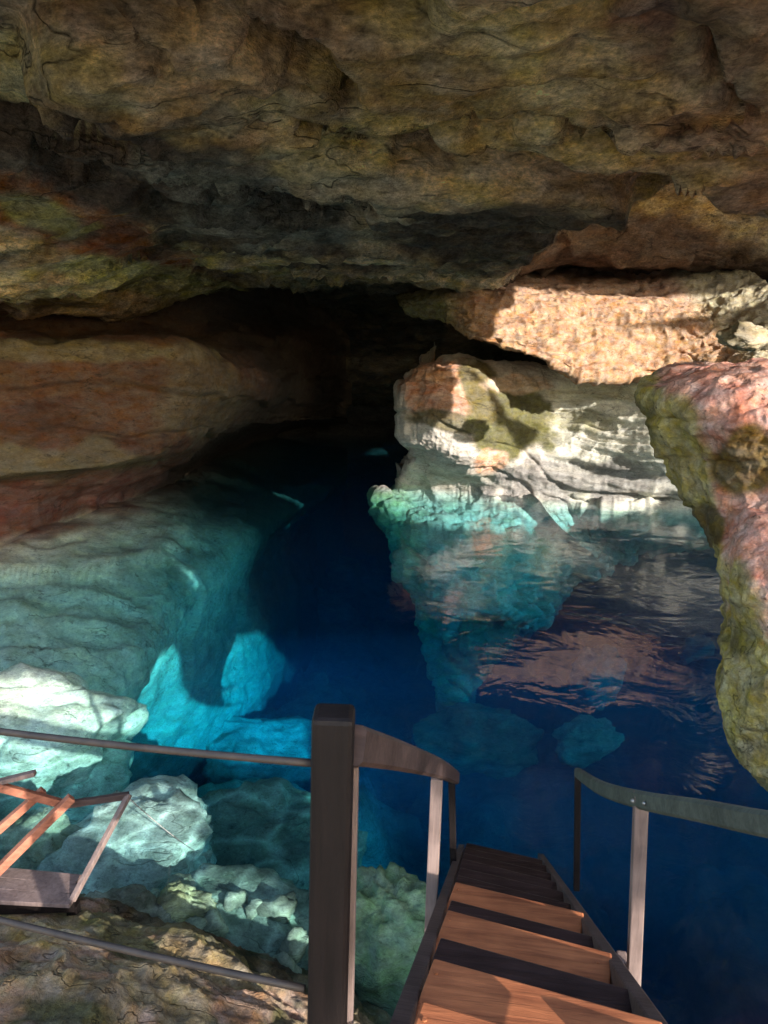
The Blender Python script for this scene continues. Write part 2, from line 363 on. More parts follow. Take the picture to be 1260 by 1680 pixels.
# ------------------------------------------------------------------ pool floor, far wall
def floor_grid():
    gx = np.linspace(-25, 25, 300); gy = np.linspace(1.0, 46, 340); A, B = np.meshgrid(gx, gy)
    P = np.c_[A.ravel(), B.ravel(), np.zeros(A.size)]
    x, y = P[:, 0], P[:, 1]
    z = -1.35 - 6.5 * sm(5.5, 15, y + 0.55 * x + 1.2 * fbm(P * 0.5, 3, 60)) - 1.3 * sm(-1.5, 1.5, x) * sm(3, 6, y)
    z += 0.6 * sm(-4, -8, x) + 2.2 * sm(0.8, -2.0, x) * sm(7, 10, y) * sm(22, 14, y)
    z += 1.3 * fbm(P * 0.4, 4, 61) * sm(5, 11, y) + 0.25 * ridge(P * 0.9, 4, 62) + 0.9 * sm(20, 32, y)
    blk = np.floor(vnoise(P * 0.45 + 7, 63) * 3) * 0.5
    z = z + blk * sm(8, 12, y)
    P[:, 2] = np.minimum(z, -0.9 - 4.2 * sm(5.5, 9.0, y) + 0.5 * fbm(P * 0.6, 4, 68))
    return P, grid_faces(340, 300)
P, Fc = floor_grid()
c = np.tile(np.array((0.52, 0.55, 0.46)), (len(P), 1)); c = blend(c, sm(-0.05, 0.35, fbm(P * 0.6, 5, 64)) * 0.6, (0.20, 0.24, 0.20))
c = blend(c, sm(-0.5, 0.5, P[:, 0] + 0.6 * fbm(P * .4, 4, 67)) * sm(6, 8, P[:, 1]), (0.07, 0.09, 0.075))  # right side of the bed darkened in place of shade, left kept pale for glow
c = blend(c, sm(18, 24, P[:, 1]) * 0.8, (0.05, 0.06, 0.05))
c = blend(c, sm(-0.8, 0.8, P[:, 0] - 0.25 * P[:, 1] + 0.8 + 0.6 * fbm(P * .7, 3, 66)) * 0.93, (0.022, 0.032, 0.02))  # shade on the near right water put into the bed colour
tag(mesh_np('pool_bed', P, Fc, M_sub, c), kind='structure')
def back_rows():
    rows = []
    for z in (10, 6, 2.5, 0, -3, -15):
        rows.append([(x, y + 0.2 * (8 - z) * (0.3), z) for x, y in ((-24, 30), (-13, 37), (-5, 42), (2, 41), (7, 33), (13, 28), (24, 21))])
    return rows
def d_back(P, N): return 0.5 * fbm(P * 0.5, 5, 70) + strata(P, (0.1, 0.1, 1), 1.2, 0.8, 0.2, 71)
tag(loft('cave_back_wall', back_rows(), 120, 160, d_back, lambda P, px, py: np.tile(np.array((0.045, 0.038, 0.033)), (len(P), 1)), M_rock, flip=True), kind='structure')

# ------------------------------------------------------------------ centre outcrop with the white wall, and its foot under water
rows = [
    [Y(x, y, d) for x, y, d in ((720, 560, 31), (690, 600, 26), (700, 590, 24.5), (745, 588, 24), (800, 600, 24), (900, 600, 24.5), (1000, 596, 23.5), (1120, 590, 22), (1300, 585, 21))],
    [Y(x, y, d) for x, y, d in ((710, 620, 30), (662, 622, 24), (690, 606, 22.4), (740, 606, 22), (800, 614, 22.4), (900, 612, 24), (1000, 610, 23), (1120, 605, 21.5), (1300, 600, 20))],
    [Y(x, y, d) for x, y, d in ((710, 660, 30), (653, 660, 23.4), (690, 655, 21.8), (745, 655, 21.3), (810, 655, 22), (905, 655, 23.6), (1000, 655, 22.7), (1120, 655, 21), (1300, 650, 19.6))],
    [Y(x, y, d) for x, y, d in ((715, 730, 30), (656, 722, 23.3), (690, 715, 21.8), (750, 715, 21.4), (820, 715, 22.2), (905, 710, 23.4), (1000, 710, 22.3), (1120, 705, 20.6), (1300, 700, 19.4))],
    [Y(x, y, d) for x, y, d in ((720, 750, 30), (674, 742, 24.2), (700, 745, 22.3), (755, 755, 21.9), (825, 755, 22.6), (905, 755, 22.8), (1000, 755, 22.0), (1120, 755, 20.5), (1300, 750, 19.4))],
    [Z(x, y, 0.05) for x, y in ((720, 745), (650, 786), (690, 796), (755, 802), (830, 808), (905, 815), (1000, 822), (1120, 826), (1300, 835))],
    [Z(x, y, -0.5) for x, y in ((700, 775), (612, 815), (670, 826), (755, 836), (840, 842), (925, 842), (1000, 846), (1120, 850), (1300, 860))],
    [Z(x, y, z) for x, y, z in ((720, 840, -2), (650, 905, -2.0), (690, 915, -1.6), (765, 920, -1.5), (850, 920, -1.7), (940, 905, -2.2), (1010, 895, -2.9), (1130, 895, -3.5), (1300, 900, -4))],
    [Z(x, y, z) for x, y, z in ((740, 920, -4.6), (690, 1000, -3.8), (708, 1010, -3.4), (765, 1020, -3.1), (835, 1020, -3.6), (900, 1000, -4.6), (975, 950, -6), (1110, 940, -7), (1300, 950, -8))],
    [Z(x, y, z) for x, y, z in ((760, 1020, -7.5), (712, 1085, -5.4), (726, 1100, -5.0), (765, 1100, -4.9), (805, 1075, -5.4), (860, 1040, -6.4), (940, 990, -7.8), (1090, 980, -9), (1300, 980, -10))],
    [Z(x, y, z) for x, y, z in ((775, 1080, -9.5), (738, 1142, -6.6), (745, 1150, -6.3), (756, 1146, -6.4), (775, 1125, -6.9), (830, 1070, -8.2), (920, 1015, -10), (1080, 1000, -11), (1300, 1000, -12))],
    [Z(x, y, z) for x, y, z in ((780, 1090, -12), (742, 1150, -12), (748, 1158, -12), (758, 1152, -12), (780, 1130, -12), (840, 1080, -12), (930, 1020, -13), (1080, 1000, -13), (1300, 1000, -13))],
]
def d_center(P, N):
    up = sm(-0.3, 0.3, P[:, 2]); rgt = sm(4.2, 6.0, P[:, 0])
    d = (0.22 * fbm(P * 0.8, 5, 80) + 0.10 * ridge(P * 1.8, 4, 81)) * (1 - 0.45 * rgt * up)
    d += up * rgt * (strata(P, (0.05, 0.1, 1), 2.6, 0.5, 0.13, 82) + strata(P, (0.05, 0.1, 1), 7.0, 0.4, 0.045, 83))
    d += up * (1 - rgt) * (strata(P, (0.35, 0.1, 1), 1.0, 0.8, 0.15, 84))
    d += (1 - up) * (strata(P, (0.45, 0.2, 1), 0.9, 1.4, 0.45, 85) + strata(P, (0.3, 0.2, 1), 2.2, 0.8, 0.16, 88) + 0.30 * ridge(P * np.array([0.8, 0.8, 0.8]), 5, 86))
    return d
def p_center(P, px, py):
    c = np.tile(np.array((0.52, 0.46, 0.40)), (len(P), 1))
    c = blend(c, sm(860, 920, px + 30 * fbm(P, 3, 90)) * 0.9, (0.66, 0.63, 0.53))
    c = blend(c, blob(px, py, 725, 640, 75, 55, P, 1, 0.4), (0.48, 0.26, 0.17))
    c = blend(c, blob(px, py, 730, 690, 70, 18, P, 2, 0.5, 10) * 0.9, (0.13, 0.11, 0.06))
    c = blend(c, blob(px, py, 840, 690, 75, 75, P, 3, 0.5), (0.13, 0.12, 0.055))  # diagonal shade across the outcrop put into the stone colour
    c = blend(c, blob(px, py, 790, 640, 30, 50, P, 4, 0.5, -25), (0.16, 0.13, 0.06))  # upper end of the same painted shade
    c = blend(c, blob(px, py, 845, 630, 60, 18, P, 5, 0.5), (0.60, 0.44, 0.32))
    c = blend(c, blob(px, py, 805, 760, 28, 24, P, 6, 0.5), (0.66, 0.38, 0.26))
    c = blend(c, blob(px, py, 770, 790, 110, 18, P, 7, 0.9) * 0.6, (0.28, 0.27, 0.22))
    c = blend(c, blob(px, py, 960, 690, 70, 20, P, 8, 0.6) * 0.7, (0.33, 0.30, 0.19))
    c = blend(c, blob(px, py, 1010, 640, 90, 22, P, 9, 0.7) * 0.6, (0.45, 0.40, 0.25))
    c = blend(c, blob(px, py, 940, 790, 160, 40, P, 10, 0.6) * 0.8, (0.22, 0.20, 0.19))
    sub = sm(0.0, -0.3, P[:, 2])
    c = blend(c, sub, (0.50, 0.48, 0.40))
    c = blend(c, sub * sm(0.0, 0.3, fbm(P * 1.2, 5, 92)) * 0.7, (0.30, 0.32, 0.22))
    c = blend(c, sub * (1 - sm(640, 700, px - 0.28 * (py - 800))) * 0.6, (0.22, 0.36, 0.14))
    c = blend(c, blob(px, py, 800, 1060, 70, 60, P, 12, 0.4) * 0.85, (0.10, 0.11, 0.06))
    return c
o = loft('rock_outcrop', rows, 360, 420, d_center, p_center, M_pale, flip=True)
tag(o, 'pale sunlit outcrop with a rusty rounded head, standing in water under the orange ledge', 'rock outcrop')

# ------------------------------------------------------------------ orange ledge
rows = [
    [Y(x, y, d + 3.8) for x, y, d in ((640, 470, 24), (700, 440, 24), (790, 430, 24), (900, 430, 24), (1000, 430, 23), (1110, 420, 22), (1200, 440, 20), (1270, 470, 18), (1330, 480, 17.6))],
    [Y(x, y, d + 3.8) for x, y, d in ((652, 494, 21), (715, 474, 20), (790, 462, 20), (900, 468, 20), (1000, 478, 19.6), (1105, 488, 19), (1180, 505, 18), (1250, 520, 16.5), (1310, 520, 16.2))],
    [Y(x, y, d + 3.8) for x, y, d in ((655, 500, 19.8), (720, 488, 18.8), (790, 484, 18.4), (900, 486, 18.4), (1000, 496, 18.2), (1100, 505, 17.8), (1180, 545, 17), (1250, 560, 15.6), (1300, 560, 15.4))],
    [Y(x, y, d + 3.8) for x, y, d in ((660, 503, 19.6), (725, 505, 18.4), (790, 515, 17.8), (900, 530, 17.5), (1000, 540, 17.4), (1100, 550, 17.2), (1180, 575, 16.5), (1250, 585, 15.2), (1300, 590, 15))],
    [Y(x, y, d + 3.8) for x, y, d in ((664, 508, 19.7), (735, 522, 18.4), (775, 545, 17.6), (880, 575, 17.1), (960, 606, 17.0), (1080, 604, 17.0), (1180, 598, 16.3), (1250, 604, 15), (1300, 610, 14.9))],
    [Y(x, y, d + 3.8) for x, y, d in ((668, 512, 20.2), (738, 527, 19.4), (780, 552, 18.6), (885, 582, 18.0), (962, 614, 17.8), (1080, 610, 18.0), (1180, 603, 17.4), (1250, 608, 16), (1300, 615, 15.8))],
    [Y(x, y, d + 3.8) for x, y, d in ((672, 505, 24), (740, 520, 24), (790, 540, 25), (885, 560, 25), (962, 588, 25), (1080, 590, 25), (1180, 590, 25), (1260, 600, 22), (1320, 600, 20))],
]
def d_ledge(P, N): return 0.16 * fbm(P * 0.9, 5, 100) + 0.14 * ridge(P * np.array([2.0, 2.0, 2.6]), 4, 101) + strata(P, (0.1, 0, 1), 1.6, 0.9, 0.10, 102)
def p_ledge(P, px, py):
    c = np.tile(np.array((0.42, 0.26, 0.16)), (len(P), 1))
    c = blend(c, sm(0.0, 0.35, fbm(P * 2.0, 4, 103)) * 0.6, (0.46, 0.24, 0.13))
    c = blend(c, sm(790, 720, px + 20 * fbm(P, 3, 104)), (0.30, 0.26, 0.12))
    c = blend(c, sm(0, -25, py - 492 + 12 * fbm(P * 2, 3, 105) - (px - 900) * .03) * 0.5, (0.35, 0.24, 0.2))
    c = blend(c, sm(1150, 1200, px - 0.8 * (py - 540)), (0.42, 0.36, 0.24))
    return c
o = loft('rock_ledge', rows, 200, 420, d_ledge, p_ledge, M_pink, flip=True)
tag(o, 'bright orange pitted rock ledge jutting out above the pale outcrop', 'rock ledge')

# ------------------------------------------------------------------ pink rock on the right
rows = [
    [Y(x, y, d) for x, y, d in ((1180, 600, 12), (1110, 610, 9.5), (1120, 600, 8.6), (1180, 596, 8.2), (1260, 590, 8), (1400, 580, 8), (1700, 560, 8))],
    [Y(x, y, d) for x, y, d in ((1190, 640, 11), (1068, 632, 8.6), (1080, 622, 7.8), (1165, 616, 7.2), (1260, 612, 6.9), (1400, 610, 6.8), (1700, 600, 6.5))],
    [Y(x, y, d) for x, y, d in ((1190, 700, 10), (1058, 665, 8.1), (1085, 670, 7.3), (1180, 670, 6.5), (1260, 665, 6.3), (1400, 665, 6.2), (1700, 660, 6))],
    [Y(x, y, d) for x, y, d in ((1220, 770, 9.5), (1095, 745, 7.9), (1125, 748, 7.2), (1190, 745, 6.6), (1260, 740, 6.4), (1400, 740, 6.2), (1700, 740, 5.8))],
    [Y(x, y, d) for x, y, d in ((1240, 850, 9.2), (1146, 838, 7.6), (1160, 835, 7.0), (1205, 830, 6.7), (1260, 825, 6.4), (1400, 820, 6.1), (1700, 820, 5.6))],
    [Y(x, y, d) for x, y, d in ((1250, 900, 9), (1172, 895, 7.4), (1185, 892, 6.7), (1215, 890, 6.1), (1265, 890, 5.9), (1400, 890, 5.7), (1700, 890, 5.4))],
    [Y(x, y, d) for x, y, d in ((1260, 1000, 8.4), (1203, 1000, 7.0), (1210, 1000, 6.3), (1235, 1000, 5.8), (1280, 1000, 5.6), (1400, 1000, 5.4), (1700, 1000, 5))],
    [Y(x, y, d) for x, y, d in ((1260, 1100, 7.6), (1194, 1110, 6.6), (1202, 1115, 6.1), (1235, 1120, 5.7), (1285, 1120, 5.5), (1400, 1120, 5.3), (1700, 1120, 4.9))],
    [Y(x, y, d) for x, y, d in ((1270, 1200, 7.0), (1203, 1200, 6.2), (1214, 1210, 5.8), (1250, 1225, 5.5), (1300, 1240, 5.3), (1400, 1250, 5.1), (1700, 1260, 4.7))],
    [Y(x, y, d) for x, y, d in ((1300, 1270, 6.8), (1238, 1265, 6.0), (1252, 1290, 5.7), (1290, 1330, 5.5), (1330, 1350, 5.3), (1420, 1370, 5.1), (1700, 1400, 4.7))],
    [Y(x, y, d) for x, y, d in ((1330, 1260, 7.4), (1290, 1280, 6.8), (1300, 1310, 6.7), (1330, 1340, 6.6), (1380, 1350, 6.5), (1450, 1360, 6.4), (1700, 1380, 6))],
]
def d_pink(P, N): return 0.10 * fbm(P * 1.3, 5, 110) + 0.09 * ridge(P * 2.4, 5, 111) + strata(P, (-0.25, 0.1, 1), 2.0, 0.7, 0.045, 112)
def p_pink(P, px, py):
    c = np.tile(np.array((0.52, 0.27, 0.21)), (len(P), 1))
    c = blend(c, sm(0.0, 0.3, fbm(P * 2.6, 4, 113)) * 0.6, (0.40, 0.17, 0.12))
    c = blend(c, sm(0.1, 0.5, fbm(P * 3.6, 3, 114)) * 0.4, (0.62, 0.42, 0.34))
    edge = np.interp(py, [600, 640, 700, 800, 880, 950, 1020, 1100, 1400], [1080, 1105, 1150, 1168, 1178, 1208, 1236, 1290, 1460])
    c = blend(c, sm(14, -14, px - edge + 60 * fbm(P * 2.0, 5, 115)), (0.36, 0.28, 0.11))
    c = blend(c, sm(14, -14, px - edge) * sm(0.0, 0.3, fbm(P * 3.2, 5, 125)) * 0.7, (0.12, 0.10, 0.035))
    c = blend(c, blob(px, py, 1230, 760, 55, 65, P, 1, 0.6), (0.14, 0.09, 0.035))
    c = blend(c, blob(px, py, 1160, 860, 30, 40, P, 2, 0.6), (0.10, 0.07, 0.03))
    low = sm(1150, 1230, py + 40 * fbm(P * 2, 3, 116)); c = blend(c, low * 0.5, (0.30, 0.24, 0.10))
    c = blend(c, sm(0.2, 0.5, fbm(P * 4, 3, 118)) * 0.35, (0.12, 0.08, 0.05))
    return c
o = loft('overhanging_rock', rows, 380, 260, d_pink, p_pink, M_pink, flip=True)
tag(o, 'pink pitted rock overhanging the pool at the right, its side coated in olive moss', 'rock')

# ------------------------------------------------------------------ near bank and the ground behind
rows = [
    [Z(x, y, z) for x, y, z in ((-700, 1380, -1.2), (-200, 1440, -1.2), (0, 1480, -1.2), (140, 1480, -1.2), (230, 1500, -1.2), (340, 1540, -1.2), (440, 1575, -1.2), (560, 1620, -1.3), (700, 1700, -1.3), (1100, 1760, -1.3), (1800, 1760, -1.3))],
    [Z(x, y, z) for x, y, z in ((-700, 1390, 0.2), (-200, 1460, 0.2), (0, 1500, 0.15), (140, 1498, 0.15), (230, 1522, 0.15), (340, 1562, 0.1), (440, 1600, 0.05), (540, 1660, 0.0), (680, 1740, 0.0), (1100, 1790, -0.2), (1800, 1790, -.2))],
    [Z(x, y, z) for x, y, z in ((-700, 1450, 0.5), (-200, 1500, 0.5), (0, 1540, 0.45), (140, 1550, 0.42), (230, 1575, 0.32), (340, 1600, 0.22), (440, 1640, 0.15), (540, 1720, 0.1), (680, 1800, 0.05), (1100, 1850, 0.1), (1800, 1850, .1))],
    [Z(x, y, z) for x, y, z in ((-700, 1600, 0.9), (-200, 1650, 0.8), (0, 1680, 0.75), (140, 1690, 0.7), (230, 1700, 0.5), (340, 1720, 0.4), (440, 1760, 0.3), (540, 1850, 0.25), (680, 1950, 0.2), (1100, 2000, 0.2), (1800, 2000, .2))],
    [(-9, 1.2, 1.2), (-4, 1.1, 1.1), (-2.2, 1.1, .9), (-1.4, 1.0, .7), (-1, 1.0, .45), (-.6, 1.0, .35), (-.3, 1.0, .3), (0, 1.0, .3), (.6, 1.0, .3), (2.0, 1.0, .3), (6, 1.0, .3)],
    [(-9, -.6, 1.5), (-4, -.6, 1.3), (-2.2, -.6, 1.1), (-1.4, -.6, .9), (-1, -.6, .9), (-.6, -.6, .9), (-.3, -.6, .9), (0, -.6, .9), (.6, -.6, .9), (2.0, -.6, .9), (6, -.6, .9)],
]
def d_bank(P, N): return 0.09 * fbm(P * 1.6, 5, 120) + 0.07 * ridge(P * 3.2, 4, 121)
def p_bank(P, px, py):
    c = np.tile(np.array((0.25, 0.19, 0.11)), (len(P), 1))
    c = blend(c, sm(-0.05, 0.25, fbm(P * 2.2, 5, 122)) * 0.85, (0.13, 0.12, 0.055))
    c = blend(c, sm(0.05, 0.35, fbm(P * 2.8, 4, 123)) * 0.8, (0.40, 0.24, 0.16))
    c = blend(c, blob(px, py, 60, 1530, 120, 26, P, 1, 0.5, 12) * 0.7, (0.46, 0.34, 0.16))
    return c
tag(loft('rocky_bank', rows, 260, 420, d_bank, p_bank, M_bank, flip=True), kind='structure')
gx = np.sign(np.linspace(-1, 1, 120)) * np.abs(np.linspace(-1, 1, 120)) ** 2.5 * 220
gy = -(np.linspace(0, 1, 90) ** 2.2) * 240 + 0.3
A, B = np.meshgrid(gx, gy); P = np.c_[A.ravel(), B.ravel(), np.zeros(A.size)]
P[:, 2] = 0.75 + 1.3 * sm(4, 12, -P[:, 1]) + 0.2 * fbm(P * 0.3, 4, 130) + 6 * sm(20, 120, -P[:, 1]) * (0.5 + fbm(P * 0.02, 3, 131))
c = np.tile(np.array((0.58, 0.48, 0.34)), (len(P), 1)); c = blend(c, sm(0, 0.3, fbm(P * 0.4, 4, 132)) * 0.5, (0.38, 0.31, 0.18))
tag(mesh_np('ground', P, grid_faces(90, 120)[:, ::-1], M_bank, c), kind='structure')

# ------------------------------------------------------------------ boulders under water (each one a thing)
def boulder(name, center, size, rot, seed, tone, label, cat='boulder', group=None, mat=None, lump=0.38, flat=0.0, res=72, tone2=None):
    n = res; u = np.linspace(0, 2 * np.pi, n, endpoint=False); v = np.linspace(0.0001, np.pi - 0.0001, n // 2)
    U, V = np.meshgrid(u, v)
    D = np.c_[(np.sin(V) * np.cos(U)).ravel(), (np.sin(V) * np.sin(U)).ravel(), np.cos(V).ravel()]
    # blocky boulder: a superellipsoid cut by random planes
    p = 2.8; r = (np.abs(D) ** p).sum(1) ** (-1 / p)
    rs = np.random.RandomState(seed)
    for k in range(9):
        nrm = rs.normal(size=3); nrm /= np.linalg.norm(nrm); dist = rs.uniform(0.72, 1.0)
        dn = D @ nrm; r = np.where(dn > 0.05, np.minimum(r, dist / np.maximum(dn, 0.05)), r)
    P = D * r[:, None]
    P *= (1 + lump * fbm(P * 1.6, 4, seed) + lump * 0.35 * ridge(P * 3.2, 4, seed + 1))[:, None]
    P = P * np.array(size) * 0.5
    P = P @ np.array(Matrix.Rotation(R(rot[2]), 3, 'Z') @ Matrix.Rotation(R(rot[1]), 3, 'Y') @ Matrix.Rotation(R(rot[0]), 3, 'X')).T
    m = n // 2; i = np.arange(m * n).reshape(m, n); j = np.roll(i, -1, 1)
    Fc = np.stack([i[:-1], i[1:], j[1:], j[:-1]], -1).reshape(-1, 4)
    c = np.tile(np.array(tone), (len(P), 1)); c = blend(c, sm(0.0, 0.35, fbm(P * 2.5 + seed, 4, seed + 3)) * 0.6, tone2 or tuple(x * 0.55 for x in tone))
    o = mesh_np(name, P, Fc, mat or M_sub, c); o.location = center
    return tag(o, label, cat, group)
PALE = (0.72, 0.82, 0.70)
G = 'boulders lying under the clear water'
def Bz(px, py, z): return Z(px, py, z)
boulder('boulder', Bz(62, 1195, -0.75), (2.3, 1.7, 1.3), (0, 0, 20), 1, (0.82, 0.84, 0.66), 'glaring white sunlit boulder at the left edge, above the thin upper cable', group=G)
boulder('boulder', Bz(95, 1310, -1.5), (1.7, 1.5, 1.3), (0, 10, 40), 2, (0.62, 0.78, 0.62), 'smooth aqua boulder behind the wooden landing at the left edge', group=G)
boulder('boulder', Bz(200, 1425, -1.0), (1.75, 1.6, 1.1), (5, 0, 10), 3, PALE, 'largest bright aqua boulder rippled with light beside the wooden landing', group=G)
boulder('boulder', Bz(75, 1415, -0.95), (0.9, 0.9, 0.9), (0, 0, 60), 4, (0.5, 0.62, 0.45), 'sea green boulder under the orange rails of the landing', group=G)
boulder('boulder', Bz(298, 1500, -0.6), (0.48, 0.42, 0.42), (0, 12, 25), 5, (0.62, 0.60, 0.34), 'small yellowish boulder in front of the largest bright aqua one', group=G)
boulder('boulder', Bz(400, 1545, -0.95), (1.5, 1.0, 0.8), (0, 0, -15), 6, (0.36, 0.46, 0.36), 'teal boulder close to the bank, left of the thick dark post', group=G)
boulder('boulder', Bz(440, 1430, -2.3), (2.2, 1.9, 1.5), (8, 0, 15), 7, (0.26, 0.34, 0.28), 'broad dim teal boulder just left of the thick dark post', group=G)
boulder('boulder', Bz(640, 1560, -0.75), (0.85, 0.9, 1.0), (0, -12, 35), 8, (0.26, 0.36, 0.2), 'green mossy boulder between the thick dark post and the stairs', group=G)
boulder('boulder', Bz(200, 1525, -0.5), (0.8, 0.5, 0.45), (0, 0, -20), 9, (0.55, 0.55, 0.42), 'low flat boulder at the foot of the bank below the landing', group=G)
boulder('stone', Bz(372, 1455, -1.0), (0.22, 0.16, 0.36), (0, 15, 25), 10, PALE, 'pale upright stone near the end of the thin line', 'stone', 'small pale stones under water')
boulder('stone', Bz(334, 1412, -1.0), (0.11, 0.10, 0.22), (0, 25, 0), 11, PALE, 'tiny pale stone at the end of the thin line', 'stone', 'small pale stones under water')
boulder('stone', Bz(303, 1349, -1.2), (0.32, 0.07, 0.08), (0, -20, 30), 12, PALE, 'small pale sliver of stone above the thin line', 'stone', 'small pale stones under water')
boulder('boulder', Bz(430, 1230, -6.3), (3.6, 3.6, 1.6), (0, 0, 30), 13, (0.45, 0.5, 0.42), 'great deep boulder, faint blue, above and left of the thick post', group=G)
boulder('boulder', Bz(980, 1110, -6.5), (1.6, 3.0, 1.2), (10, 10, -25), 14, (0.16, 0.19, 0.16), 'long deep slab, dim blue, under the reflected streaks', group=G)
boulder('boulder', Bz(960, 1210, -4.5), (1.8, 1.2, 0.9), (0, 0, 40), 15, (0.14, 0.17, 0.14), 'dim blue boulder right above the far end of the right handrail', group=G)
boulder('boulder', Bz(780, 1220, -5.0), (2.6, 1.8, 1.4), (0, 0, 10), 16, (0.10, 0.13, 0.10), 'dark teal boulder behind the end of the left handrail', group=G)
boulder('boulder', Bz(1150, 1060, -7), (1.0, 3.2, 1.0), (0, 15, -40), 17, (0.12, 0.13, 0.11), 'long deep slab, faint blue, beside the overhanging pink rock', group=G)
for k, (x_, y_, sz, tn) in enumerate(((300, 1455, .26, .7), (330, 1490, .3, .9), (352, 1520, .34, .8), (262, 1478, .24, 1), (150, 1500, .3, .8), (455, 1500, .38, .6), (478, 1560, .34, .7), (318, 1535, .28, 1), (245, 1522, .26, .9), (470, 1600, .3, .8), (385, 1490, .3, .7), (425, 1500, .26, .8))):
    boulder('stone', Bz(x_, y_, -0.62), (sz, sz * .8, sz * .6), (10 * k, 7 * k, 37 * k), 40 + k, tuple(tn * c_ for c_ in (0.62, 0.68, 0.5)), 'small pale stone wedged among the boulders in the shallows by the bank', 'stone', 'small stones in the shallows', res=32)
# boulders at the foot of the white wall
GG = 'rocks at the foot of the white wall'
boulder('boulder', Z(905, 790, 0.3), (1.6, 1.4, 1.7), (0, 0, 20), 21, (0.20, 0.18, 0.17), 'dark grey pointed rock at the waterline between the outcrop and the white wall', group=GG, mat=M_pale)
boulder('boulder', Z(1025, 800, 0.3), (1.7, 1.2, 0.9), (0, -8, 10), 22, (0.66, 0.62, 0.52), 'white sunlit block at the foot of the white wall', group=GG, mat=M_pale)
boulder('boulder', Z(1090, 800, 0.35), (1.8, 1.4, 1.3), (0, 8, 0), 23, (0.2, 0.19, 0.18), 'dark grey rock behind the mossy edge of the overhanging rock', group=GG, mat=M_pale)
boulder('boulder', Z(955, 812, 0.1), (1.4, 1.0, 0.7), (0, 0, -20), 24, (0.34, 0.33, 0.27), 'mid grey rock lying low beside the white block', group=GG, mat=M_pale)
boulder('stone', Y(1225, 555, 15.2), (1.1, 0.9, 0.5), (0, 0, 10), 25, (0.40, 0.33, 0.22), 'small rounded stone on the right end of the orange ledge', 'stone', group=None, mat=M_pale)


# ------------------------------------------------------------------ wooden parts
import bmesh
def beam(bm, a, b, w, h, up=(0, 0, 1), bev=0.0, w2=None, h2=None):
    """Box beam from a to b; w across, h along `up`."""
    a, b = Vector(a), Vector(b); d = (b - a).normalized(); up = Vector(up)
    s = d.cross(up).normalized(); u = s.cross(d).normalized()
    vs = []
    for p, ww, hh in ((a, w, h), (b, w2 or w, h2 or h)):
        for i, j in ((-1, -1), (1, -1), (1, 1), (-1, 1)):
            vs.append(bm.verts.new(p + s * ww / 2 * i + u * hh / 2 * j))
    fs = [(0, 1, 2, 3), (7, 6, 5, 4), (0, 4, 5, 1), (1, 5, 6, 2), (2, 6, 7, 3), (3, 7, 4, 0)]
    ff = [bm.faces.new([vs[k] for k in f]) for f in fs]
    if bev:
        es = list({e for f in ff for e in f.edges})
        bmesh.ops.bevel(bm, geom=es, offset=bev, segments=2, affect='EDGES', profile=0.5)
def poly_beam(bm, pts, w, h, n=None, ws=None):
    """Swept box along a polyline."""
    pts = [Vector(p) for p in pts]; rings = []
    for k, p in enumerate(pts):
        d = (pts[min(k + 1, len(pts) - 1)] - pts[max(k - 1, 0)]).normalized()
        s = d.cross(Vector((0, 0, 1))).normalized(); u = s.cross(d).normalized(); ww, hh = (ws[k] if ws else (w, h)); c = min(ww, hh) * 0.22
        prof = ((-ww / 2, -hh / 2 + c), (-ww / 2 + c, -hh / 2), (ww / 2 - c, -hh / 2), (ww / 2, -hh / 2 + c), (ww / 2, hh / 2 - c), (ww / 2 - c, hh / 2), (-ww / 2 + c, hh / 2), (-ww / 2, hh / 2 - c))
        rings.append([bm.verts.new(p + s * i + u * j) for i, j in prof])
    for r0, r1 in zip(rings, rings[1:]):
        for k in range(8): bm.faces.new((r0[k], r0[(k + 1) % 8], r1[(k + 1) % 8], r1[k]))
    bm.faces.new(rings[0][::-1]); bm.faces.new(rings[-1])
def tube(bm, pts, r, seg=10):
    pts = [Vector(p) for p in pts]; rings = []
    for k, p in enumerate(pts):
        d = (pts[min(k + 1, len(pts) - 1)] - pts[max(k - 1, 0)]).normalized()
        s = d.cross(Vector((0.01, 0.02, 1))).normalized(); u = s.cross(d).normalized()
        rings.append([bm.verts.new(p + (s * math.cos(2 * math.pi * j / seg) + u * math.sin(2 * math.pi * j / seg)) * r) for j in range(seg)])
    for r0, r1 in zip(rings, rings[1:]):
        for k in range(seg): bm.faces.new((r0[k], r0[(k + 1) % seg], r1[(k + 1) % seg], r1[k]))
    bm.faces.new(rings[0][::-1]); bm.faces.new(rings[-1])
def finish(name, bm, mat, parent=None, smooth=False):
    bmesh.ops.recalc_face_normals(bm, faces=bm.faces)
    me = bpy.data.meshes.new(name); bm.to_mesh(me); bm.free(); me.materials.append(mat)
    if smooth:
        for p in me.polygons: p.use_smooth = True
    return link(bpy.data.objects.new(name, me), parent)
def empty(name, loc, rz=0):
    e = bpy.data.objects.new(name, None); link(e); e.location = loc; e.rotation_euler = (0, 0, rz); e.empty_display_size = 0.1; return e
def catmull(pts, n):
    K = np.array(pts, float)[:, None, :]; return [tuple(p[0]) for p in cr(K, n)]

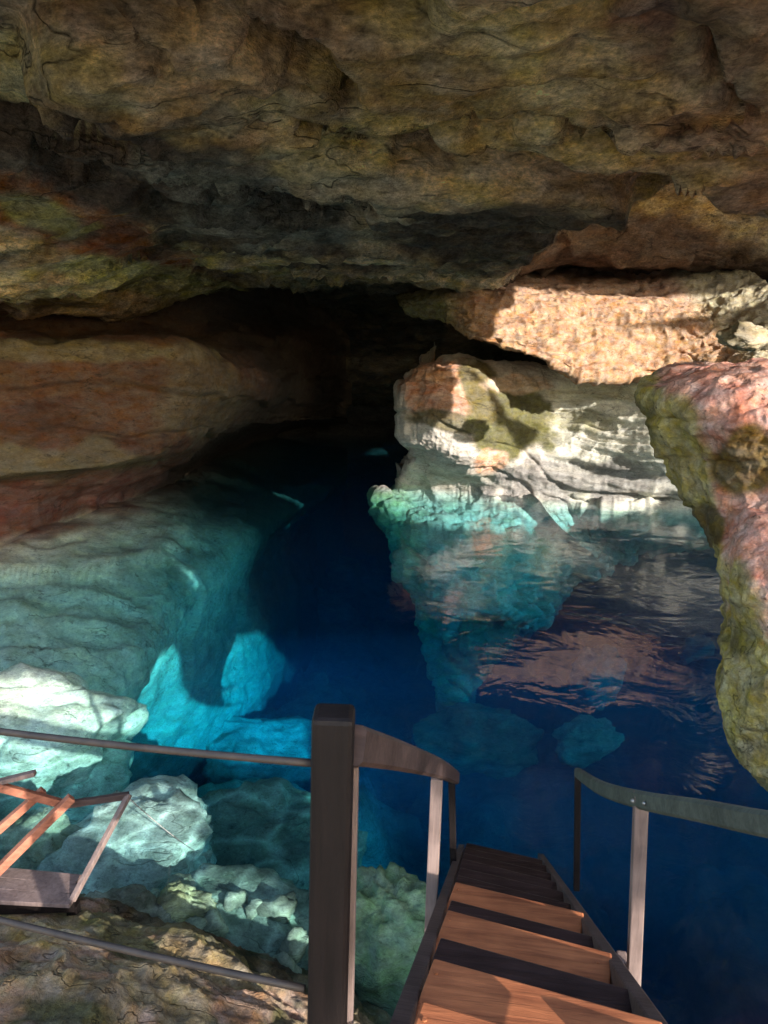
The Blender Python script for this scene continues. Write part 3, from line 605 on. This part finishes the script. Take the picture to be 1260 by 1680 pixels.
# staircase: origin at the top, local +Y runs down the stairs
ST = Vector(Z(905, 1905, 2.22)); ST = Vector((0.42, 1.62, 2.22)); ANG = -R(9.0)
WID, RUN, RISE = 0.67, 0.36, 0.209
stairs = empty('wooden_staircase', ST, ANG)
tag(stairs, 'red brown open wooden staircase with handrails running down into the dark pool', 'staircase')
nT = 11
for k in range(-1, nT):
    bm = bmesh.new(); y = RUN * k; z = -RISE * k; sk = 0.055
    j = random.uniform(-0.006, 0.006)
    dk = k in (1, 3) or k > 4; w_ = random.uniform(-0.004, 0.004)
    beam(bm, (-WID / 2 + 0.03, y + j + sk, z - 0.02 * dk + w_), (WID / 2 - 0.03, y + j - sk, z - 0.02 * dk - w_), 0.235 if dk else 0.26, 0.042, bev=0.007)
    if not dk:
        for sx in (-1, 1):
            for oy in (-0.07, 0.07): bmesh.ops.create_cone(bm, cap_ends=True, segments=8, radius1=0.006, radius2=0.006, depth=0.004, matrix=Matrix.Translation((sx * (WID / 2 - 0.065), y + j + oy - sx * sk, z + 0.022)))
    finish('tread', bm, M_tread_shade if k in (1, 3) or k > 4 else M_tread, stairs)
L = nT * RUN; slope = RISE / RUN
for s in (-1, 1):
    bm = bmesh.new()
    y0, y1 = -0.25, L + 0.1
    beam(bm, (s * (WID / 2 + 0.0), y0, -slope * y0 - 0.075), (s * (WID / 2 + 0.0), y1, -slope * y1 - 0.075), 0.05, 0.20, bev=0.006)
    st = finish('stringer', bm, M_rail, stairs)
inv = Matrix.Rotation(-ANG, 3, 'Z')
def loc(p): return inv @ (Vector(p) - ST)
# left handrail posts
def post_between(top_px, bot_px, yy, w, mat, name='post', extra=0.0, par=stairs):
    a = loc(Y(*top_px, yy)); b = loc(Y(*bot_px, yy)); b = b + (b - a).normalized() * extra
    bm = bmesh.new(); beam(bm, b, a, w, w, up=(0, 1, 0), bev=0.005); return finish(name, bm, mat, par)
post_between((717, 1275), (706, 1525), 3.35, 0.058, M_grey, extra=0.12)
post_between((741, 1283), (745, 1470), 4.6, 0.045, M_post, extra=0.1)
post_between((1052, 1303), (1040, 1595), 2.75, 0.055, M_grey, extra=0.1)
post_between((948, 1272), (946, 1440), 4.9, 0.045, M_post, extra=0.1)
bm = bmesh.new()
poly_beam(bm, catmull([loc(Y(580, 1222, 1.47)), loc(Y(660, 1242, 2.1)), loc(Y(723, 1262, 3.2)), loc(Y(748, 1276, 4.7))], 14), 0.05, 0.085)
finish('handrail', bm, M_rail, stairs)
bm = bmesh.new()
poly_beam(bm, catmull([loc(Y(1420, 1375, 1.45)), loc(Y(1260, 1352, 1.85)), loc(Y(1150, 1330, 2.2)), loc(Y(1050, 1312, 2.75)), loc(Y(985, 1292, 3.6)), loc(Y(948, 1268, 4.95))], 24), 0.05, 0.07)
finish('handrail', bm, M_green, stairs)
bm = bmesh.new(); q = loc(Y(1022, 1556, 2.85)); beam(bm, q - Vector((0, 0.03, 0.06)), q + Vector((0, 0.03, -0.045)), 0.045, 0.03, bev=0.008); finish('bracket', bm, M_grey, stairs)
for k, (p, yy) in enumerate((((604, 1236), 1.60), ((640, 1243), 1.93), ((1038, 1314), 2.68), ((1057, 1318), 2.62))):
    bm = bmesh.new(); q = loc(Y(*p, yy - 0.02)); bmesh.ops.create_icosphere(bm, subdivisions=2, radius=0.009, matrix=Matrix.Translation(q)); finish('bolt', bm, M_bolt, stairs)
for p, yy in (((632, 1238), 1.83), ((1043, 1308), 2.7)):
    pass

# front post with its two cables
pa = Vector(Y(548, 1166, 1.45)); pb = Vector(Y(523, 1720, 1.45)); pb.z = 0.6; pb.y = 1.45
fence = empty('cable_fence', (pb.x, pb.y, 2.0))
tag(fence, 'thick dark wooden post with two thin cables stretched to the left', 'fence')
fl = lambda p: Vector(p) - fence.location
bm = bmesh.new()
w0 = 0.088
beam(bm, fl(pb), fl(pa), w0, w0, up=(0, 1, 0), bev=0.012)
top = [v for v in bm.verts if v.co.z > fl(pa).z - 0.02]
finish('post', bm, M_post, fence)
bm = bmesh.new()
beam(bm, fl(pb) + Vector((0.052, 0.06, 0)), fl(Y(578, 1250, 1.51)), 0.03, 0.05, up=(0, 1, 0), bev=0.004)
finish('batten', bm, M_grey, fence)
def sag(a, b, s, n=16):
    a, b = Vector(a), Vector(b); return [a.lerp(b, k / n) - Vector((0, 0, s * 4 * (k / n) * (1 - k / n))) for k in range(n + 1)]
bm = bmesh.new(); tube(bm, sag(fl(Y(512, 1252, 1.45)), fl(Y(-420, 1135, 1.9)), 0.02), 0.0085); finish('cable', bm, M_cable, fence, True)
bm = bmesh.new(); tube(bm, sag(fl(Y(500, 1622, 1.45)), fl(Y(-420, 1395, 1.9)), 0.02), 0.0085); finish('cable', bm, M_cable, fence, True)
bm = bmesh.new(); e = Vector(Y(-420, 1120, 1.9)); beam(bm, fl((e.x, e.y, 2.05)), fl(e + Vector((0, 0, .1))), w0, w0, up=(0, 1, 0), bev=0.012); finish('post', bm, M_post, fence)

# wooden landing at the left
DZ = 0.55
land = empty('wooden_landing', Z(40, 1480, 0.2))
tag(land, 'small wooden landing with an orange and grey rail frame at the water edge', 'landing')
ll = lambda p: Vector(p) - land.location
def lbeam(name, a, b, w, h, mat, up=(0, 0, 1), bev=0.004):
    bm = bmesh.new(); beam(bm, ll(a), ll(b), w, h, up=up, bev=bev); return finish(name, bm, mat, land)
for k, (a, b) in enumerate((((-260, 1408), (128, 1446)), ((-260, 1432), (124, 1462)), ((-260, 1458), (120, 1478)))):
    lbeam('deck_board', Z(*a, DZ), Z(*b, DZ), 0.10, 0.03, M_grey)
a, b = Z(-260, 1492, DZ - 0.07), Z(122, 1480, DZ - 0.07)
lbeam('fascia', a, b, 0.03, 0.13, M_post)
e = Vector(Y(212, 1303, 4.55)); e2 = Vector(Z(118, 1478, DZ))
lbeam('rail_brace', e2, e, 0.035, 0.035, M_grey)
lbeam('top_rail', Y(95, 1322, 4.5), Y(212, 1305, 4.55), 0.035, 0.045, M_rail)
lbeam('top_rail', Y(-60, 1275, 4.2), Y(100, 1318, 4.5), 0.05, 0.05, M_orange)
lbeam('rail_post', Y(-20, 1445, 4.2), Y(118, 1308, 4.45), 0.055, 0.055, M_orange)
lbeam('rail_post', Y(-70, 1420, 4.25), Y(72, 1296, 4.5), 0.05, 0.05, M_orange)
lbeam('rail_cap', Y(-30, 1290, 4.3), Y(58, 1268, 4.35), 0.05, 0.03, M_grey)
for p in (Z(120, 1482, 0.4), Z(-200, 1490, 0.4)):
    bm = bmesh.new(); q = ll(p); beam(bm, q + Vector((0, 0, -1.4)), q, 0.07, 0.07, up=(0, 1, 0), bev=0.005); finish('leg', bm, M_post, land)
bm = bmesh.new(); a, b = Vector(Y(212, 1310, 4.55)), Vector(Z(334, 1405, -0.95))
tube(bm, sag(a, b, 0.03), 0.004, 6); o = finish('mooring_line', bm, M_line, None, True)
tag(o, 'thin pale line slanting from the corner of the rail frame down into the water', 'line')

# ------------------------------------------------------------------ unseen sheet added to block the sun, with gaps cut over the lit areas
LIT = {
 'ledge': [(720,455),(1110,470),(1240,575),(1240,600),(1000,612),(920,618),(890,600),(740,560)],
 'outcrop': [(650,640),(690,588),(745,588),(790,650),(800,700),(850,758),(890,740),(905,690),(890,640),(885,612),(1110,606),(1062,650),(1110,745),(1140,800),(1000,850),(900,870),(760,870),(690,860),(600,820),(650,790)],
 'pink': [(1090,625),(1270,590),(1480,580),(1480,1030),(1270,1030),(1240,1000),(1225,930),(1190,850),(1190,790),(1200,760),(1180,690)],
 'shaft': [(250,1070),(340,1040),(430,1040),(485,1100),(505,1180),(510,1290),(330,1335),(190,1290)],
 'rocks': [(-60,1120),(150,1125),(165,1280),(300,1360),(310,1430),(490,1490),(490,1600),(330,1545),(100,1480),(-60,1470)],
 'stairs': [(735,1485),(965,1485),(1060,1600),(1120,1690),(850,1690),(765,1640),(650,1700),(640,1670),(690,1600)],
 'posts': [(700,1255),(752,1255),(735,1500),(690,1520)],
 'post_r': [(1034,1300),(1062,1300),(1055,1600),(1030,1600)],
}
def inside(px, py, poly):
    c = False; n = len(poly)
    for i in range(n):
        (x0, y0), (x1, y1) = poly[i], poly[(i + 1) % n]
        if (y0 > py) != (y1 > py) and px < (x1 - x0) * (py - y0) / (y1 - y0) + x0: c = not c
    return c
def sun_blocker():
    bpy.context.view_layer.update(); dg = bpy.context.evaluated_depsgraph_get()
    e1 = Vector((to_sun.y, -to_sun.x, 0)).normalized(); e1 = -e1 if e1.y < 0 else e1
    e3 = to_sun.cross(e1); e3 = -e3 if e3.z < 0 else e3
    S0, S1, V0, V1, H = -1.2, 34.0, -9.0, 9.0, 0.11
    nS, nV = int((S1 - S0) / H), int((V1 - V0) / H)
    acc = np.zeros((nV, nS)); stat = {}
    org = Vector((0, 0, CAMZ))
    for iy in range(560, 1690, 5):
        for ix in range(-150, 1480, 5):
            hit, p, nrm, idx, ob, mw = C.ray_cast(dg, org, ray(ix, iy).normalized())
            if not hit: continue
            if nrm.dot(ray(ix, iy)) > 0: nrm = -nrm
            want = next((k for k, q in LIT.items() if inside(ix, iy, q)), None)
            if nrm.dot(to_sun) < 0 and want is None: continue
            h2, p2, n2, i2, ob2, m2 = C.ray_cast(dg, p + to_sun * 0.03 + nrm * 0.02, to_sun)
            if want:
                k = (want, ob.name, ob2.name if h2 else '-'); stat[k] = stat.get(k, 0) + 1
            if h2: continue
            if not want and p.y > 25 and p.x > 1.5: continue
            if not want and p.x > 2.5 and p.y > 14 and p.z > 0.2: continue
            a, b = int((p.dot(e1) - S0) / H), int((p.dot(e3) - V0) / H)
            if 0 <= a < nS and 0 <= b < nV: acc[b, a] += (1.6 if want else (-8.0 if p.x < -1 and p.y > 10 and p.y < 21 else -1.0)) * (2 if want in ('ledge', 'rocks') else 1) * (p - org).length ** 2 * 0.01
    for _ in range(3):
        acc = (acc + np.roll(acc, 1, 0) + np.roll(acc, -1, 0) + np.roll(acc, 1, 1) + np.roll(acc, -1, 1)) / 5
    import os
    if os.environ.get('DBG'):
        for k, v in sorted(stat.items(), key=lambda t: -t[1])[:30]: print('LIT', k, v)
    open_ = acc > 0.05
    def dil(m, r):
        for _ in range(r):
            m = m | np.roll(m, 1, 0) | np.roll(m, -1, 0) | np.roll(m, 1, 1) | np.roll(m, -1, 1)
        return m
    open_ = dil(~dil(~open_, 2), 2)                              # no slivers
    D = 15.0
    sv = S0 + (np.arange(nS + 1)) * H; vv = V0 + np.arange(nV + 1) * H
    A, B = np.meshgrid(sv, vv)
    P = A.reshape(-1, 1) * np.array(e1) + B.reshape(-1, 1) * np.array(e3) + D * np.array(to_sun)
    P = P + np.array(to_sun) * (0.9 * fbm(P * 0.3, 5, 140))[:, None]
    Fc = grid_faces(nV + 1, nS + 1); keep = ~open_.ravel()
    edge = S0 + 0.5 + 0.5 * fbm(P * 0.5, 4, 141)
    sc = (A.ravel() - edge)[Fc].mean(1) > 0
    Fc = Fc[keep & sc]
    c = np.tile(np.array((0.30, 0.26, 0.20)), (len(P), 1))
    return mesh_np('sun_blocker', P, Fc, M_rock, c)
gx = np.linspace(9, 26, 60); gy = np.linspace(4, 34, 90); A, B = np.meshgrid(gx, gy); P = np.c_[A.ravel(), B.ravel(), np.zeros(A.size)]
P[:, 2] = 14.0 + 0.06 * (P[:, 1] - 15) + 0.8 * fbm(P * 0.25, 5, 171) + 0.3 * ridge(P * 0.8, 4, 172) - 7 * sm(13, 9, P[:, 0]) * 0
tag(mesh_np('sky_blocker', P, grid_faces(90, 60)[:, ::-1], M_rock, np.tile(np.array((0.4, 0.33, 0.22)), (len(P), 1))), kind='structure')  # unseen slab added to keep bright sky out of the water reflections

tag(sun_blocker(), kind='structure')
# ------------------------------------------------------------------ water
def water():
    xs = (-26.0, 26.0); ys_ = (1.6, 47.0); z0 = -20.0
    nx_, ny_ = 2, 2
    V = [(xs[0], ys_[0], 0), (xs[1], ys_[0], 0), (xs[1], ys_[1], 0), (xs[0], ys_[1], 0), (xs[0], ys_[0], z0), (xs[1], ys_[0], z0), (xs[1], ys_[1], z0), (xs[0], ys_[1], z0)]
    Fq = np.array([(0, 1, 2, 3), (7, 6, 5, 4), (0, 4, 5, 1), (1, 5, 6, 2), (2, 6, 7, 3), (3, 7, 4, 0)])
    m, n, l = new_mat('clear_water'); n.remove(n['Principled BSDF']); out = n['Material Output']
    tr = n.new('ShaderNodeBsdfTransparent'); gl = n.new('ShaderNodeBsdfGlossy'); gl.inputs['Roughness'].default_value = 0.02
    fr = n.new('ShaderNodeFresnel'); fr.inputs['IOR'].default_value = 1.33
    mx = n.new('ShaderNodeMixShader')
    tc = n.new('ShaderNodeTexCoord'); nz = n.new('ShaderNodeTexNoise'); nz.inputs['Scale'].default_value = 1.0; nz.inputs['Detail'].default_value = 4; nz.inputs['Distortion'].default_value = 0.6
    bp = n.new('ShaderNodeBump'); bp.inputs['Strength'].default_value = 0.5; bp.inputs['Distance'].default_value = 0.06
    l.new(tc.outputs['Object'], nz.inputs['Vector']); l.new(nz.outputs['Fac'], bp.inputs['Height'])
    l.new(bp.outputs[0], gl.inputs['Normal']); l.new(bp.outputs[0], fr.inputs['Normal'])
    geo = n.new('ShaderNodeNewGeometry')
    # net of focused sunlight painted into the surface tint near the bank
    wn_ = n.new('ShaderNodeTexNoise'); wn_.inputs['Scale'].default_value = 1.6; wn_.inputs['Detail'].default_value = 2; l.new(tc.outputs['Object'], wn_.inputs['Vector'])
    wm = n.new('ShaderNodeMix'); wm.data_type = 'VECTOR'; wm.inputs['Factor'].default_value = 0.35; l.new(tc.outputs['Object'], wm.inputs[4]); l.new(wn_.outputs['Color'], wm.inputs[5])
    vr = n.new('ShaderNodeTexVoronoi'); vr.feature = 'DISTANCE_TO_EDGE'; vr.inputs['Scale'].default_value = 2.6; l.new(wm.outputs[1], vr.inputs['Vector'])
    rr = n.new('ShaderNodeMapRange'); rr.inputs['From Min'].default_value = 0.0; rr.inputs['From Max'].default_value = 0.13; rr.inputs['To Min'].default_value = 1.0; rr.inputs['To Max'].default_value = 0.5; l.new(vr.outputs['Distance'], rr.inputs['Value'])
    sp = n.new('ShaderNodeSeparateXYZ'); l.new(tc.outputs['Object'], sp.inputs[0])
    rg = n.new('ShaderNodeMapRange'); rg.inputs['From Min'].default_value = 6.0; rg.inputs['From Max'].default_value = 7.5; xm = n.new('ShaderNodeMath'); xm.operation = 'MULTIPLY_ADD'; xm.inputs[1].default_value = 3.0; l.new(sp.outputs['X'], xm.inputs[0]); xm.inputs[2].default_value = 7.2; my = n.new('ShaderNodeMath'); my.operation = 'MAXIMUM'; l.new(sp.outputs['Y'], my.inputs[0]); l.new(xm.outputs[0], my.inputs[1]); l.new(my.outputs[0], rg.inputs['Value'])
    ml = n.new('ShaderNodeMix'); ml.data_type = 'FLOAT'; l.new(rg.outputs[0], ml.inputs['Factor']); l.new(rr.outputs[0], ml.inputs[2]); ml.inputs[3].default_value = 1.0
    l.new(ml.outputs[0], tr.inputs['Color'])
    inv = n.new('ShaderNodeMath'); inv.operation = 'SUBTRACT'; inv.inputs[0].default_value = 1; l.new(geo.outputs['Backfacing'], inv.inputs[1])
    mu = n.new('ShaderNodeMath'); mu.operation = 'MULTIPLY'; l.new(fr.outputs[0], mu.inputs[0]); l.new(inv.outputs[0], mu.inputs[1])
    l.new(mu.outputs[0], mx.inputs[0]); l.new(tr.outputs[0], mx.inputs[1]); l.new(gl.outputs[0], mx.inputs[2]); l.new(mx.outputs[0], out.inputs['Surface'])
    ab = n.new('ShaderNodeVolumeAbsorption'); ab.inputs['Color'].default_value = (0.0, 0.83, 0.96, 1); ab.inputs['Density'].default_value = 0.22
    sc = n.new('ShaderNodeVolumeScatter'); sc.inputs['Color'].default_value = (0.05, 0.36, 0.90, 1); sc.inputs['Density'].default_value = 0.008; sc.inputs['Anisotropy'].default_value = 0.0
    ad = n.new('ShaderNodeAddShader'); l.new(ab.outputs[0], ad.inputs[0]); l.new(sc.outputs[0], ad.inputs[1]); l.new(ad.outputs[0], out.inputs['Volume'])
    o = mesh_np('water', np.array(V, float), Fq, m, smooth=False)
    tag(o, kind='structure')
water()
